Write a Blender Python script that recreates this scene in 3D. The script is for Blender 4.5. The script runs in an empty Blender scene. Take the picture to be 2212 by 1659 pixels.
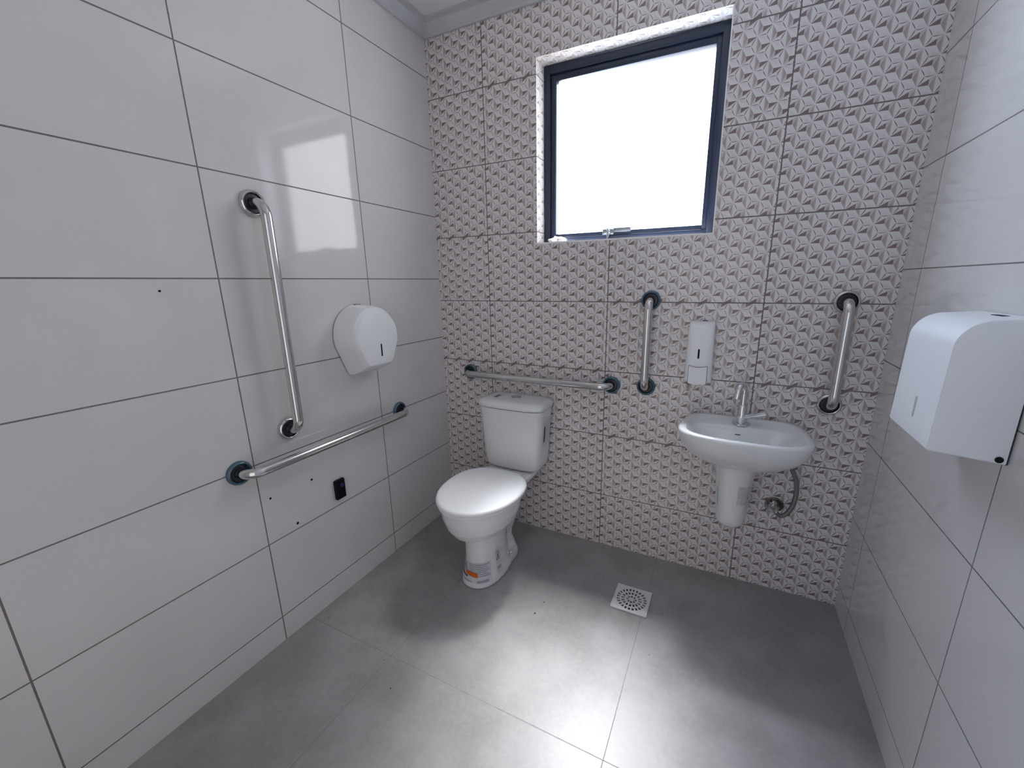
import bpy, bmesh, math, random
from mathutils import Vector, Matrix, Euler
from mathutils.bvhtree import BVHTree
random.seed(7)
PI = math.pi
C = bpy.context.scene.collection
SC = bpy.context.scene

# ------------------------------------------------------------------ sizes (metres)
W = 1.893            # room width (x), back wall is y = 0, floor z = 0
YF = -2.35           # front wall with the doorway
ZC = 2.45            # ceiling
WX0, WX1, WZ0, WZ1 = 0.567, 1.304, 1.472, 2.203   # window opening
WD = 0.17            # wall thickness at the window

# ------------------------------------------------------------------ materials
def new_mat(name):
    m = bpy.data.materials.new(name); m.use_nodes = True
    return m, m.node_tree, m.node_tree.nodes['Principled BSDF']

def mat(name, col, rough=0.4, metal=0.0, spec=0.5, noise=0.0, nscale=30.0, bump=0.0, coat=0.0, aniso=0.0):
    m, nt, b = new_mat(name)
    b.inputs['Roughness'].default_value = rough
    b.inputs['Metallic'].default_value = metal
    b.inputs['Specular IOR Level'].default_value = spec
    b.inputs['Coat Weight'].default_value = coat
    b.inputs['Coat Roughness'].default_value = 0.05
    tc = nt.nodes.new('ShaderNodeTexCoord')
    nz = nt.nodes.new('ShaderNodeTexNoise'); nz.inputs['Scale'].default_value = nscale; nz.inputs['Detail'].default_value = 4
    nt.links.new(tc.outputs['Object'], nz.inputs['Vector'])
    r = nt.nodes.new('ShaderNodeValToRGB')
    lo = [max(0, c * (1 - noise)) for c in col]; hi = [min(1, c * (1 + noise)) for c in col]
    r.color_ramp.elements[0].color = (*lo, 1); r.color_ramp.elements[1].color = (*hi, 1)
    r.color_ramp.elements[0].position = 0.3; r.color_ramp.elements[1].position = 0.7
    nt.links.new(nz.outputs['Fac'], r.inputs['Fac'])
    nt.links.new(r.outputs['Color'], b.inputs['Base Color'])
    if bump:
        bp = nt.nodes.new('ShaderNodeBump'); bp.inputs['Strength'].default_value = bump; bp.inputs['Distance'].default_value = 0.002
        nt.links.new(nz.outputs['Fac'], bp.inputs['Height']); nt.links.new(bp.outputs['Normal'], b.inputs['Normal'])
    return m

class N:
    """tiny helper to write math node trees"""
    def __init__(s, nt): s.nt = nt
    def m(s, op, *a):
        n = s.nt.nodes.new('ShaderNodeMath'); n.operation = op
        for i, v in enumerate(a):
            if isinstance(v, (int, float)): n.inputs[i].default_value = v
            else: s.nt.links.new(v, n.inputs[i])
        return n.outputs[0]
    def add(s, a, b): return s.m('ADD', a, b)
    def sub(s, a, b): return s.m('SUBTRACT', a, b)
    def mul(s, a, b): return s.m('MULTIPLY', a, b)
    def lt(s, a, b): return s.m('LESS_THAN', a, b)
    def gt(s, a, b): return s.m('GREATER_THAN', a, b)
    def ramp(s, x, a, b):                       # smoothstep a..b -> 0..1
        n = s.nt.nodes.new('ShaderNodeMapRange'); n.interpolation_type = 'SMOOTHSTEP'
        s.nt.links.new(x, n.inputs['Value'])
        n.inputs['From Min'].default_value = a; n.inputs['From Max'].default_value = b
        return n.outputs['Result']
    def mix(s, f, a, b):
        n = s.nt.nodes.new('ShaderNodeMix'); n.data_type = 'RGBA'
        s.nt.links.new(f, n.inputs[0]) if not isinstance(f, (int, float)) else setattr(n.inputs[0], 'default_value', f)
        for i, v in ((6, a), (7, b)):
            if isinstance(v, tuple): n.inputs[i].default_value = (*v, 1)
            else: s.nt.links.new(v, n.inputs[i])
        return n.outputs[2]

def pattern_mat(name='patterned_ceramic', lift=0.0):
    """printed geometric tile: every tile face carries UVs in metres, turned half round where the tile is"""
    m, nt, b = new_mat(name); k = N(nt)
    uv = nt.nodes.new('ShaderNodeUVMap'); uv.uv_map = 'tile'
    sp = nt.nodes.new('ShaderNodeSeparateXYZ'); nt.links.new(uv.outputs[0], sp.inputs[0])
    p = k.m('DIVIDE', k.sub(sp.outputs[0], 0.0317), 0.0857)
    q = k.m('DIVIDE', sp.outputs[1], 0.05188)
    fs = k.m('FRACT', k.sub(p, q)); ft = k.m('FRACT', k.add(p, q))
    t2 = k.gt(k.add(fs, ft), 1.0); t1 = k.sub(1.0, t2)
    a = k.m('ABSOLUTE', k.sub(t2, fs)); bb = k.m('ABSOLUTE', k.sub(t2, ft))
    c = k.sub(k.sub(1.0, a), bb)
    OX = k.mul(k.lt(bb, a), k.lt(bb, c))
    OY = k.mul(k.lt(a, bb), k.lt(a, c))
    XY = k.mul(k.lt(c, a), k.lt(c, bb))
    light, light2 = (0.77, 0.74, 0.735), (0.71, 0.675, 0.67)
    mid, mauve, dark, ink = (0.60, 0.55, 0.54), (0.44, 0.375, 0.365), (0.245, 0.18, 0.175), (0.24, 0.19, 0.18)
    vein = (0.83, 0.80, 0.795)
    nz = nt.nodes.new('ShaderNodeTexNoise'); nz.inputs['Scale'].default_value = 60; nz.inputs['Detail'].default_value = 3
    nt.links.new(uv.outputs[0], nz.inputs['Vector'])
    col = k.mix(nz.outputs['Fac'], (0.75, 0.72, 0.715), (0.81, 0.78, 0.775))
    col = k.mix(k.mul(k.mul(OX, t2), k.ramp(c, 0.3, 0.6)), col, light2)
    sum_ = k.add(a, bb)
    tri = k.mul(k.mul(OY, t1), k.lt(sum_, 0.655))
    col = k.mix(k.mul(k.mul(OY, t1), k.gt(sum_, 0.655)), col, mid)
    col = k.mix(k.mul(XY, t1), col, mauve)
    col = k.mix(k.mul(k.mul(XY, t1), k.lt(c, 0.09)), col, (0.52, 0.45, 0.44))
    col = k.mix(k.mul(k.mul(OY, t2), k.ramp(bb, 0.35, 0.7)), col, light2)
    col = k.mix(tri, col, dark)
    # thin light joints between the printed facets
    def near(x, y, w): return k.lt(k.m('ABSOLUTE', k.sub(x, y)), w)
    e = k.m('MAXIMUM', k.m('MAXIMUM', k.mul(near(a, bb, 0.014), k.lt(a, c)), k.mul(near(bb, c, 0.014), k.lt(c, a))), k.mul(near(a, c, 0.014), k.lt(a, bb)))
    col = k.mix(e, col, vein)
    # dark slivers
    def lens(gap, along, w):
        u = k.mul(along, 3.0); bump = k.mul(k.mul(u, k.sub(1.0, u)), 4.0 * w)
        return k.mul(k.lt(gap, bump), k.gt(gap, 0.02))
    l1 = k.mul(k.mul(OX, t2), lens(k.sub(c, bb), bb, 0.12))
    l2 = k.mul(k.mul(OY, t2), lens(k.sub(bb, a), a, 0.11))
    l3 = k.mul(k.mul(OY, t2), lens(k.sub(c, a), a, 0.14))
    col = k.mix(k.m('MINIMUM', k.add(k.add(l1, l2), l3), 1.0), col, ink)
    if lift: col = k.mix(lift, col, (0.93, 0.90, 0.86))  # lift blends painted-in window light into the printed colours
    nt.links.new(col, b.inputs['Base Color'])
    b.inputs['Roughness'].default_value = 0.16
    return m

def tile_mat(name, c0, c1, rough):
    m, nt, b = new_mat(name); k = N(nt)
    tc = nt.nodes.new('ShaderNodeTexCoord')
    nz = nt.nodes.new('ShaderNodeTexNoise'); nz.inputs['Scale'].default_value = 3.0; nz.inputs['Detail'].default_value = 6; nz.inputs['Roughness'].default_value = 0.65
    nt.links.new(tc.outputs['Object'], nz.inputs['Vector'])
    col = k.mix(k.ramp(nz.outputs['Fac'], 0.35, 0.65), c0, c1)
    nt.links.new(col, b.inputs['Base Color'])
    b.inputs['Roughness'].default_value = rough
    nb = nt.nodes.new('ShaderNodeTexNoise'); nb.inputs['Scale'].default_value = 5.0; nb.inputs['Detail'].default_value = 1
    nt.links.new(tc.outputs['Object'], nb.inputs['Vector'])
    bp = nt.nodes.new('ShaderNodeBump'); bp.inputs['Strength'].default_value = 0.10; bp.inputs['Distance'].default_value = 0.004
    nt.links.new(nb.outputs['Fac'], bp.inputs['Height']); nt.links.new(bp.outputs['Normal'], b.inputs['Normal'])
    return m

def floor_mat():
    m, nt, b = new_mat('grey_porcelain_floor'); k = N(nt)
    tc = nt.nodes.new('ShaderNodeTexCoord')
    def noise(s, d, r=0.6):
        n = nt.nodes.new('ShaderNodeTexNoise'); n.inputs['Scale'].default_value = s; n.inputs['Detail'].default_value = d; n.inputs['Roughness'].default_value = r
        nt.links.new(tc.outputs['Object'], n.inputs['Vector']); return n.outputs['Fac']
    big = k.ramp(noise(4.5, 8, 0.62), 0.3, 0.7)
    fine = k.ramp(noise(60, 5, 0.7), 0.3, 0.75)
    col = k.mix(big, (0.262, 0.246, 0.243), (0.358, 0.344, 0.342))
    col = k.mix(k.mul(fine, 0.35), col, (0.40, 0.386, 0.382))
    nt.links.new(col, b.inputs['Base Color'])
    rr = k.add(k.mul(big, 0.08), 0.34)
    nt.links.new(rr, b.inputs['Roughness'])
    return m

M = {}
M['pattern'] = pattern_mat()
M['reveal'] = pattern_mat('patterned_ceramic_lit', 0.30)  # same tile, strong daylight on the reveal painted into its colour
M['tile'] = tile_mat('white_gloss_tile', (0.69, 0.665, 0.655), (0.72, 0.695, 0.685), 0.07)
M['floor'] = floor_mat()
M['grout'] = mat('grey_grout', (0.19, 0.17, 0.165), 0.85, noise=0.12, nscale=60)
M['grout_floor'] = mat('floor_grout', (0.245, 0.235, 0.23), 0.8, noise=0.15, nscale=40)
M['paint'] = mat('white_ceiling_paint', (0.84, 0.83, 0.83), 0.6, noise=0.02, nscale=8)
M['cornice'] = mat('cornice_white', (0.58, 0.59, 0.61), 0.5, noise=0.05, nscale=14)
M['render'] = mat('outer_plaster', (0.6, 0.6, 0.6), 0.9, noise=0.05)
M['ceramic'] = mat('vitreous_china', (0.80, 0.81, 0.82), 0.09, noise=0.006, nscale=6, coat=0.3)
M['ceramic_seat'] = mat('white_seat_plastic', (0.88, 0.89, 0.90), 0.36, noise=0.006, nscale=6)
M['plastic'] = mat('white_abs_plastic', (0.84, 0.85, 0.87), 0.22, noise=0.008, nscale=8)
M['plastic_matte'] = mat('white_matte_plastic', (0.84, 0.85, 0.87), 0.45, noise=0.008, nscale=8)
M['plastic_grey'] = mat('light_grey_plastic', (0.55, 0.56, 0.58), 0.35, noise=0.02)
M['drain_white'] = mat('drain_plastic', (0.70, 0.70, 0.70), 0.35, noise=0.04, nscale=25)
M['steel'] = mat('brushed_stainless', (0.66, 0.655, 0.65), 0.17, metal=1.0, noise=0.03, nscale=20)
M['chrome'] = mat('chrome', (0.74, 0.75, 0.77), 0.06, metal=1.0, noise=0.01)
M['dark_chrome'] = mat('tarnished_chrome', (0.42, 0.40, 0.39), 0.16, metal=1.0, noise=0.15, nscale=60)
M['film'] = mat('blue_protective_film', (0.06, 0.135, 0.19), 0.25, noise=0.2, nscale=50, coat=0.4)
M['black'] = mat('black_plastic', (0.003, 0.003, 0.006), 0.5, spec=0.2, noise=0.1)
M['navy_gasket'] = mat('dark_gasket', (0.008, 0.009, 0.018), 0.35, noise=0.1)
M['alu'] = mat('black_blue_aluminium', (0.009, 0.017, 0.042), 0.4, noise=0.12, nscale=18)
M['alu_edge'] = mat('aluminium_edge', (0.07, 0.09, 0.13), 0.3, metal=0.6, noise=0.1)
M['latch'] = mat('latch_grey_metal', (0.22, 0.24, 0.28), 0.35, metal=0.7, noise=0.1)
M['blue'] = mat('dark_blue_button', (0.008, 0.012, 0.10), 0.3, noise=0.1)
M['hose'] = mat('braided_hose', (0.24, 0.23, 0.225), 0.45, metal=0.6, noise=0.35, nscale=260, bump=0.4)
M['paper'] = mat('label_paper', (0.62, 0.63, 0.67), 0.5, noise=0.03)
M['print'] = mat('label_small_print', (0.36, 0.37, 0.42), 0.5, noise=0.35, nscale=220)
M['sticker_grey'] = mat('grey_sticker', (0.17, 0.165, 0.17), 0.5, noise=0.1, nscale=90)
M['orange'] = mat('orange_sticker', (0.66, 0.13, 0.012), 0.45, noise=0.06)
M['ink'] = mat('label_ink', (0.03, 0.03, 0.035), 0.5, noise=0.1)
M['film_clear'] = mat('sticker_residue', (0.60, 0.60, 0.62), 0.3, noise=0.05, nscale=60)
M['plaster'] = mat('white_plaster_scrap', (0.85, 0.83, 0.8), 0.8, noise=0.05, bump=0.5, nscale=80)
M['dirt'] = mat('grit', (0.10, 0.09, 0.085), 0.9, noise=0.3)
M['edge_white'] = mat('white_edge_trim', (0.93, 0.92, 0.92), 0.4, noise=0.02)
M['rust'] = mat('brown_drip', (0.26, 0.15, 0.10), 0.6, noise=0.2, nscale=90)
g, nt, b = new_mat('window_glass')
nt.nodes.remove(b)
tr = nt.nodes.new('ShaderNodeBsdfTransparent'); tr.inputs['Color'].default_value = (0.93, 0.95, 0.96, 1)
gl = nt.nodes.new('ShaderNodeBsdfGlossy'); gl.inputs['Roughness'].default_value = 0.02
lw = nt.nodes.new('ShaderNodeLayerWeight'); lw.inputs['Blend'].default_value = 0.5
kk = N(nt); frv = kk.add(kk.mul(kk.m('POWER', lw.outputs['Facing'], 5.0), 0.6), 0.03)
mx = nt.nodes.new('ShaderNodeMixShader')
nt.links.new(frv, mx.inputs[0]); nt.links.new(tr.outputs[0], mx.inputs[1]); nt.links.new(gl.outputs[0], mx.inputs[2])
nt.links.new(mx.outputs[0], nt.nodes['Material Output'].inputs['Surface'])
M['glass'] = g

# ------------------------------------------------------------------ object helpers
def finish(me, smooth, angle=40):
    for p in me.polygons: p.use_smooth = smooth
    if smooth:
        try: me.set_sharp_from_angle(angle=math.radians(angle))
        except Exception: pass

def obj(name, bm, mats, parent=None, smooth=True, angle=40, weld=True, recalc=True):
    if weld: bmesh.ops.remove_doubles(bm, verts=bm.verts[:], dist=1e-6)
    if recalc: bmesh.ops.recalc_face_normals(bm, faces=bm.faces[:])
    me = bpy.data.meshes.new(name); bm.to_mesh(me); bm.free()
    for m in (mats if isinstance(mats, (list, tuple)) else [mats]): me.materials.append(m)
    finish(me, smooth, angle)
    o = bpy.data.objects.new(name, me); C.objects.link(o)
    if parent is not None:
        o.parent = parent
        root = parent
        loc = Vector((0, 0, 0))
        while root is not None:
            loc += root.location; root = root.parent
        o.location = -loc          # meshes are written in room coordinates
    return o

def thing(name, label, cat, loc, group=None):
    o = bpy.data.objects.new(name, None); C.objects.link(o)
    o.empty_display_size = 0.05; o.location = loc
    o['label'] = label; o['category'] = cat
    if group: o['group'] = group
    return o

def tag(o, label, cat, group=None):
    o['label'] = label; o['category'] = cat
    if group: o['group'] = group
    return o

def struct(o): o['kind'] = 'structure'; return o

def ring_se(cx, cy, hx, hy, z, n=48, e=2.0, yf=None):
    """super-ellipse ring in the xy plane; yf = separate half depth towards -y"""
    out = []
    for i in range(n):
        t = 2 * PI * i / n; c, s = math.cos(t), math.sin(t)
        x = math.copysign(abs(c) ** (2 / e), c) * hx
        h = hy if (s >= 0 or yf is None) else yf
        y = math.copysign(abs(s) ** (2 / e), s) * h
        out.append(Vector((cx + x, cy + y, z)))
    return out

def loft(bm, rings, cap0=True, cap1=True, mi=0):
    vs = [[bm.verts.new(v) for v in r] for r in rings]; n = len(vs[0])
    for a, b in zip(vs, vs[1:]):
        for i in range(n):
            f = bm.faces.new((a[i], a[(i + 1) % n], b[(i + 1) % n], b[i])); f.material_index = mi
    if cap0: bm.faces.new(list(reversed(vs[0]))).material_index = mi
    if cap1: bm.faces.new(vs[-1]).material_index = mi
    return vs

def box(bm, x0, x1, y0, y1, z0, z1, bev=0.0, seg=2, mi=0):
    b2 = bmesh.new()
    bmesh.ops.create_cube(b2, size=1.0)
    bmesh.ops.scale(b2, vec=(abs(x1 - x0), abs(y1 - y0), abs(z1 - z0)), verts=b2.verts)
    bmesh.ops.translate(b2, vec=((x0 + x1) / 2, (y0 + y1) / 2, (z0 + z1) / 2), verts=b2.verts)
    if bev: bmesh.ops.bevel(b2, geom=b2.edges[:], offset=bev, segments=seg, affect='EDGES', profile=0.5)
    for f in b2.faces: f.material_index = mi
    merge(bm, b2)

def merge(bm, b2):
    me = bpy.data.meshes.new('tmp'); b2.to_mesh(me); b2.free()
    bm.from_mesh(me); bpy.data.meshes.remove(me)

def lathe(bm, prof, n=40, origin=(0, 0, 0), axis='z', mi=0, cap0=True, cap1=True):
    """prof: list of (radius, height); axis z, x or -y"""
    o = Vector(origin); rings = []
    for r, h in prof:
        ring = []
        for i in range(n):
            t = 2 * PI * i / n; c, s = r * math.cos(t), r * math.sin(t)
            if axis == 'z': v = Vector((c, s, h))
            elif axis == 'x': v = Vector((h, c, s))
            elif axis == '-x': v = Vector((-h, c, s))
            else: v = Vector((c, -h, s))
            ring.append(o + v)
        rings.append(ring)
    loft(bm, rings, cap0, cap1, mi)

def tube(bm, pts, r, n=20, cap=True, mi=0):
    pts = [Vector(p) for p in pts]
    rs = r if isinstance(r, (list, tuple)) else [r] * len(pts)
    tan = []
    for i in range(len(pts)):
        a = pts[max(0, i - 1)]; b = pts[min(len(pts) - 1, i + 1)]
        tan.append((b - a).normalized())
    up = Vector((0, 0, 1)) if abs(tan[0].z) < 0.9 else Vector((1, 0, 0))
    nrm = (up - tan[0] * up.dot(tan[0])).normalized(); rings = []
    for i, p in enumerate(pts):
        nrm = (nrm - tan[i] * nrm.dot(tan[i])).normalized(); bi = tan[i].cross(nrm)
        rings.append([p + (nrm * math.cos(2 * PI * j / n) + bi * math.sin(2 * PI * j / n)) * rs[i] for j in range(n)])
    loft(bm, rings, cap, cap, mi)

def fillet(pts, rad, seg=10):
    """polyline with round corners"""
    pts = [Vector(p) for p in pts]; out = [pts[0]]
    for i in range(1, len(pts) - 1):
        a, b, c = pts[i - 1], pts[i], pts[i + 1]
        d1 = (a - b).normalized(); d2 = (c - b).normalized()
        ang = d1.angle(d2); t = rad / math.tan(ang / 2)
        p1 = b + d1 * t; p2 = b + d2 * t
        cen = b + (d1 + d2).normalized() * (rad / math.sin(ang / 2))
        u = p1 - cen; v = p2 - cen; tot = u.angle(v)
        for k in range(seg + 1):
            f = k / seg
            out.append(cen + (u * math.sin((1 - f) * tot) + v * math.sin(f * tot)) / math.sin(tot))
    out.append(pts[-1]); return out

def bezier(p0, p1, p2, p3, n=24):
    p0, p1, p2, p3 = map(Vector, (p0, p1, p2, p3))
    return [p0 * (1 - t) ** 3 + p1 * 3 * t * (1 - t) ** 2 + p2 * 3 * t * t * (1 - t) + p3 * t ** 3 for t in [i / n for i in range(n + 1)]]

def fuse(bm, voxel, smooth_it=6, fac=0.5):
    """several overlapping closed shells become one continuous ceramic skin"""
    bmesh.ops.recalc_face_normals(bm, faces=bm.faces[:])
    me = bpy.data.meshes.new('tmp'); bm.to_mesh(me); bm.free()
    o = bpy.data.objects.new('tmp', me); C.objects.link(o)
    r = o.modifiers.new('r', 'REMESH'); r.mode = 'VOXEL'; r.voxel_size = voxel
    s = o.modifiers.new('s', 'SMOOTH'); s.factor = fac; s.iterations = smooth_it
    dg = bpy.context.evaluated_depsgraph_get(); dg.update()
    ev = o.evaluated_get(dg); me2 = bpy.data.meshes.new_from_object(ev)
    b2 = bmesh.new(); b2.from_mesh(me2)
    bpy.data.objects.remove(o); bpy.data.meshes.remove(me); bpy.data.meshes.remove(me2)
    return b2

def bvh_of(o):
    b = bmesh.new(); b.from_mesh(o.data)
    t = BVHTree.FromBMesh(b); b.free(); return t

# ------------------------------------------------------------------ the room
def cuts(lines, lo, hi, g):
    """edges lo..hi with a strip of width g on each line; returns list of (a, b, is_grout)"""
    out = []; a = lo
    for l in sorted(l for l in lines if lo + 0.004 < l < hi - 0.004):
        out.append((a, l - g / 2, False)); out.append((l - g / 2, l + g / 2, True)); a = l + g / 2
    out.append((a, hi, False)); return out

def split(cells, at):
    out = []
    for a, b, gr in cells:
        xs = [a] + [x for x in sorted(at) if a + 1e-5 < x < b - 1e-5] + [b]
        out += [(p, q, gr) for p, q in zip(xs, xs[1:])]
    return out

def tiled(name, ucells, vcells, to3d, tile_m, grout_m, skip=None):
    bm = bmesh.new(); cache = {}
    def vert(u, v):
        k = (round(u, 5), round(v, 5))
        if k not in cache: cache[k] = bm.verts.new(to3d(u, v))
        return cache[k]
    for u0, u1, gu in ucells:
        for v0, v1, gv in vcells:
            if skip and skip((u0 + u1) / 2, (v0 + v1) / 2): continue
            f = bm.faces.new((vert(u0, v0), vert(u1, v0), vert(u1, v1), vert(u0, v1)))
            f.material_index = 1 if gu or gv else 0
    return struct(obj(name, bm, [tile_m, grout_m], smooth=False, recalc=False))

# back wall: patterned tiles 600 x 311 mm, window opening and its tiled reveal
GB = 0.0044
XB = [0.3052 + 0.6 * i for i in range(3)]
ZB = [1.2092 + 0.3113 * i for i in range(-3, 5)]
FLIP = {  # row (0 = topmost) -> columns whose tile is turned half round
    0: (0,), 1: (0, 1, 2), 2: (), 3: (0,), 4: (2,), 5: (0, 1, 3), 6: (0, 1, 2), 7: (0, 1)}
uc = split(cuts(XB, 0, W, GB), (WX0, WX1)); vc = split(cuts(ZB, 0, ZC, GB), (WZ0, WZ1))
bm = bmesh.new(); uvl = bm.loops.layers.uv.new('tile'); cache = {}
def bvert(x, y, z):
    k = (round(x, 5), round(y, 5), round(z, 5))
    if k not in cache: cache[k] = bm.verts.new((x, y, z))
    return cache[k]
def tile_uv(x, z):
    col = sum(1 for l in XB if x > l); row = 7 - sum(1 for l in ZB if z > l)
    return col, row
def quad(pts, mi, uvf=None):
    f = bm.faces.new([bvert(*p) for p in pts]); f.material_index = mi
    for lp, p in zip(f.loops, pts):
        lp[uvl].uv = uvf(p) if uvf else (0, 0)
for u0, u1, gu in uc:
    for v0, v1, gv in vc:
        xm, zm = (u0 + u1) / 2, (v0 + v1) / 2
        if WX0 < xm < WX1 and WZ0 < zm < WZ1: continue
        col, row = tile_uv(xm, zm)
        lx = 0.3052 + 0.6 * (col - 1); lz = 1.2092 + 0.3113 * (4 - row) - 0.3113 + 0.3113 * (0)
        lz = 1.2092 + 0.3113 * (3 - row)
        fl = col in FLIP.get(row, ())
        def uvf(p, lx=lx, lz=lz, fl=fl):
            u, v = p[0] - lx, p[2] - lz
            return (0.6 - u, 0.3113 - v) if fl else (u, v)
        quad([(u0, 0, v0), (u1, 0, v0), (u1, 0, v1), (u0, 0, v1)], 1 if gu or gv else 0, uvf)
# reveal of the opening (printed tile too), then the outer face
xs = [c for c in uc if WX0 <= (c[0] + c[1]) / 2 <= WX1]; zs = [c for c in vc if WZ0 <= (c[0] + c[1]) / 2 <= WZ1]
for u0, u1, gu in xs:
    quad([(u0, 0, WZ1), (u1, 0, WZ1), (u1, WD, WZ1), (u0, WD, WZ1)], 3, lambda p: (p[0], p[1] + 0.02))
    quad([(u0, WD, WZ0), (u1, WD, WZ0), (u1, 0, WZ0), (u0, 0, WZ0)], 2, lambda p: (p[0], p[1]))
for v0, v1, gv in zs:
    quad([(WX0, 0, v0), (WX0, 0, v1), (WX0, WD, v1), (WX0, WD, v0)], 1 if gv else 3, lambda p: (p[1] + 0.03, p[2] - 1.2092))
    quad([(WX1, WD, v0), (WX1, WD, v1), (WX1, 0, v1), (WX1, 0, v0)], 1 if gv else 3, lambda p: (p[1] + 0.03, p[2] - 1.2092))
wall_back = struct(obj('wall_back', bm, [M['pattern'], M['grout'], M['paint'], M['reveal']], smooth=False, recalc=False))

GL = 0.0040
YL = [-0.4876, -1.0682, -1.6351, -2.23]; ZL = [1.32 + 0.305 * i for i in range(-4, 4)]
left_cells = cuts(YL, YF, 0, GL)
wall_left = tiled('wall_left', left_cells, cuts(ZL, 0, ZC, GL), lambda u, v: (0, u, v), M['tile'], M['grout'])
YR = [-0.1548, -0.7507, -1.35, -1.95]; ZR = [1.3219 + 0.305 * i for i in range(-4, 4)]
wall_right = tiled('wall_right', cuts(YR, YF, 0, GL * 0.8), cuts(ZR, 0, ZC, GL * 0.8), lambda u, v: (W, -u + YF, v) if False else (W, u, v), M['tile'], M['grout'])
DX0, DX1, DZ = 0.62, 1.58, 2.1
wall_front = tiled('wall_front', split(cuts([0.3, 0.9, 1.5], 0, W, GL), (DX0, DX1)), split(cuts(ZL, 0, ZC, GL), (DZ,)),
                   lambda u, v: (u, YF, v), M['tile'], M['grout'], skip=lambda u, v: DX0 < u < DX1 and v < DZ)
floor = tiled('floor', cuts([0.413, 1.191], 0, W, 0.0024), cuts([-0.956, -1.73], YF, 0, 0.0024), lambda u, v: (u, v, 0), M['floor'], M['grout_floor'])
bm = bmesh.new(); f = bm.faces.new([bm.verts.new(p) for p in ((0, YF, ZC), (0, 0, ZC), (W, 0, ZC), (W, YF, ZC))])
struct(obj('ceiling', bm, M['paint'], smooth=False, recalc=False))

# stepped plastic cornice along three walls
prof = [(0, 0), (0.010, 0), (0.010, 0.012), (0.014, 0.016), (0.030, 0.030), (0.036, 0.040), (0.036, 0.048), (0.050, 0.050), (0.050, 0.06), (0, 0.06)]
def cornice(name, a, b, inward):
    bm = bmesh.new(); a, b, w = Vector(a), Vector(b), Vector(inward)
    d = (b - a).normalized()
    def ring(p, sgn): return [p + w * o + d * (sgn * o) + Vector((0, 0, ZC - 0.06 + h)) for o, h in prof]
    loft(bm, [ring(a, 1), ring(b, -1)])
    return struct(obj(name, bm, M['cornice'], smooth=False))
cornice('trim_1', (0.0005, YF, 0), (0.0005, -0.0005, 0), (1, 0, 0))
cornice('trim_2', (0.0005, -0.0005, 0), (W - 0.0005, -0.0005, 0), (0, -1, 0))
cornice('trim_3', (W - 0.0005, -0.0005, 0), (W - 0.0005, YF, 0), (-1, 0, 0))

# drill holes left in the white tiles
for y, z, r in ((-0.873, 0.569, 0.0045), (-1.035, 0.572, 0.0038), (-0.954, 0.427, 0.0048), (-1.22, 1.287, 0.003)):
    bm = bmesh.new()
    lathe(bm, [(r * 1.05, 0.0), (r, 0.0008), (r * 0.5, 0.0012)], n=12, origin=(0.0001, y, z), axis='x', cap0=False)
    h = obj('drill_hole', bm, M['black'], wall_left); h['label'] = 'small dark drill hole in white tile'

# ------------------------------------------------------------------ window
win = bpy.data.objects.new('window_1', None); C.objects.link(win); win.location = ((WX0 + WX1) / 2, 0.08, WZ0); struct(win)
def frame_bm(x0, x1, z0, z1, wl, wr, wb, wt, y0, y1, bev=0.002):
    bm = bmesh.new()
    box(bm, x0, x0 + wl, y0, y1, z0, z1, bev); box(bm, x1 - wr, x1, y0, y1, z0, z1, bev)
    box(bm, x0 + wl - .001, x1 - wr + .001, y0, y1, z0, z0 + wb, bev); box(bm, x0 + wl - .001, x1 - wr + .001, y0, y1, z1 - wt, z1, bev)
    return bm
FX0, FX1, FZ0, FZ1 = WX0 + 0.001, WX1 - 0.001, WZ0 + 0.002, WZ1 - 0.001
fo = obj('frame', frame_bm(FX0, FX1, FZ0, FZ1, 0.028, 0.028, 0.022, 0.034, 0.082, 0.135), M['alu'], win)
sash = obj('sash', frame_bm(FX0 + 0.026, FX1 - 0.026, FZ0 + 0.020, FZ1 - 0.032, 0.025, 0.022, 0.020, 0.030, 0.092, 0.125, 0.003), M['alu'], win)
bm = bmesh.new(); box(bm, FX0 + 0.0505, FX0 + 0.0535, 0.096, 0.121, FZ0 + 0.041, FZ1 - 0.062)
obj('glazing_bead', bm, M['alu_edge'], sash)
bm = bmesh.new(); box(bm, FX0 + 0.05, FX1 - 0.046, 0.108, 0.112, FZ0 + 0.038, FZ1 - 0.06)
obj('glass_pane', bm, M['glass'], win, smooth=False)
lx = 0.872
bm = bmesh.new()
box(bm, lx - 0.018, lx + 0.102, 0.078, 0.094, FZ0 + 0.032, FZ0 + 0.050, 0.002)
box(bm, lx - 0.020, lx + 0.030, 0.070, 0.094, FZ0 + 0.022, FZ0 + 0.046, 0.003)
la = obj('latch', bm, M['latch'], win)
bm = bmesh.new(); tube(bm, [(lx + 0.004, 0.068, FZ0 + 0.046), (lx + 0.008, 0.064, FZ0 + 0.020), (lx + 0.006, 0.060, FZ0 + 0.006)], [0.006, 0.007, 0.005], n=10)
box(bm, lx - 0.010, lx + 0.018, 0.062, 0.074, FZ0 + 0.026, FZ0 + 0.040, 0.003)
obj('latch_handle', bm, M['chrome'], la)

bm = bmesh.new()
box(bm, WX0 - 0.003, WX1 + 0.004, -0.0016, 0.004, WZ0 - 0.0055, WZ0 + 0.0005)
box(bm, WX1 - 0.0005, WX1 + 0.004, -0.0016, 0.004, WZ0, WZ1)
struct(obj('trim_4', bm, M['edge_white'], smooth=False))

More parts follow.
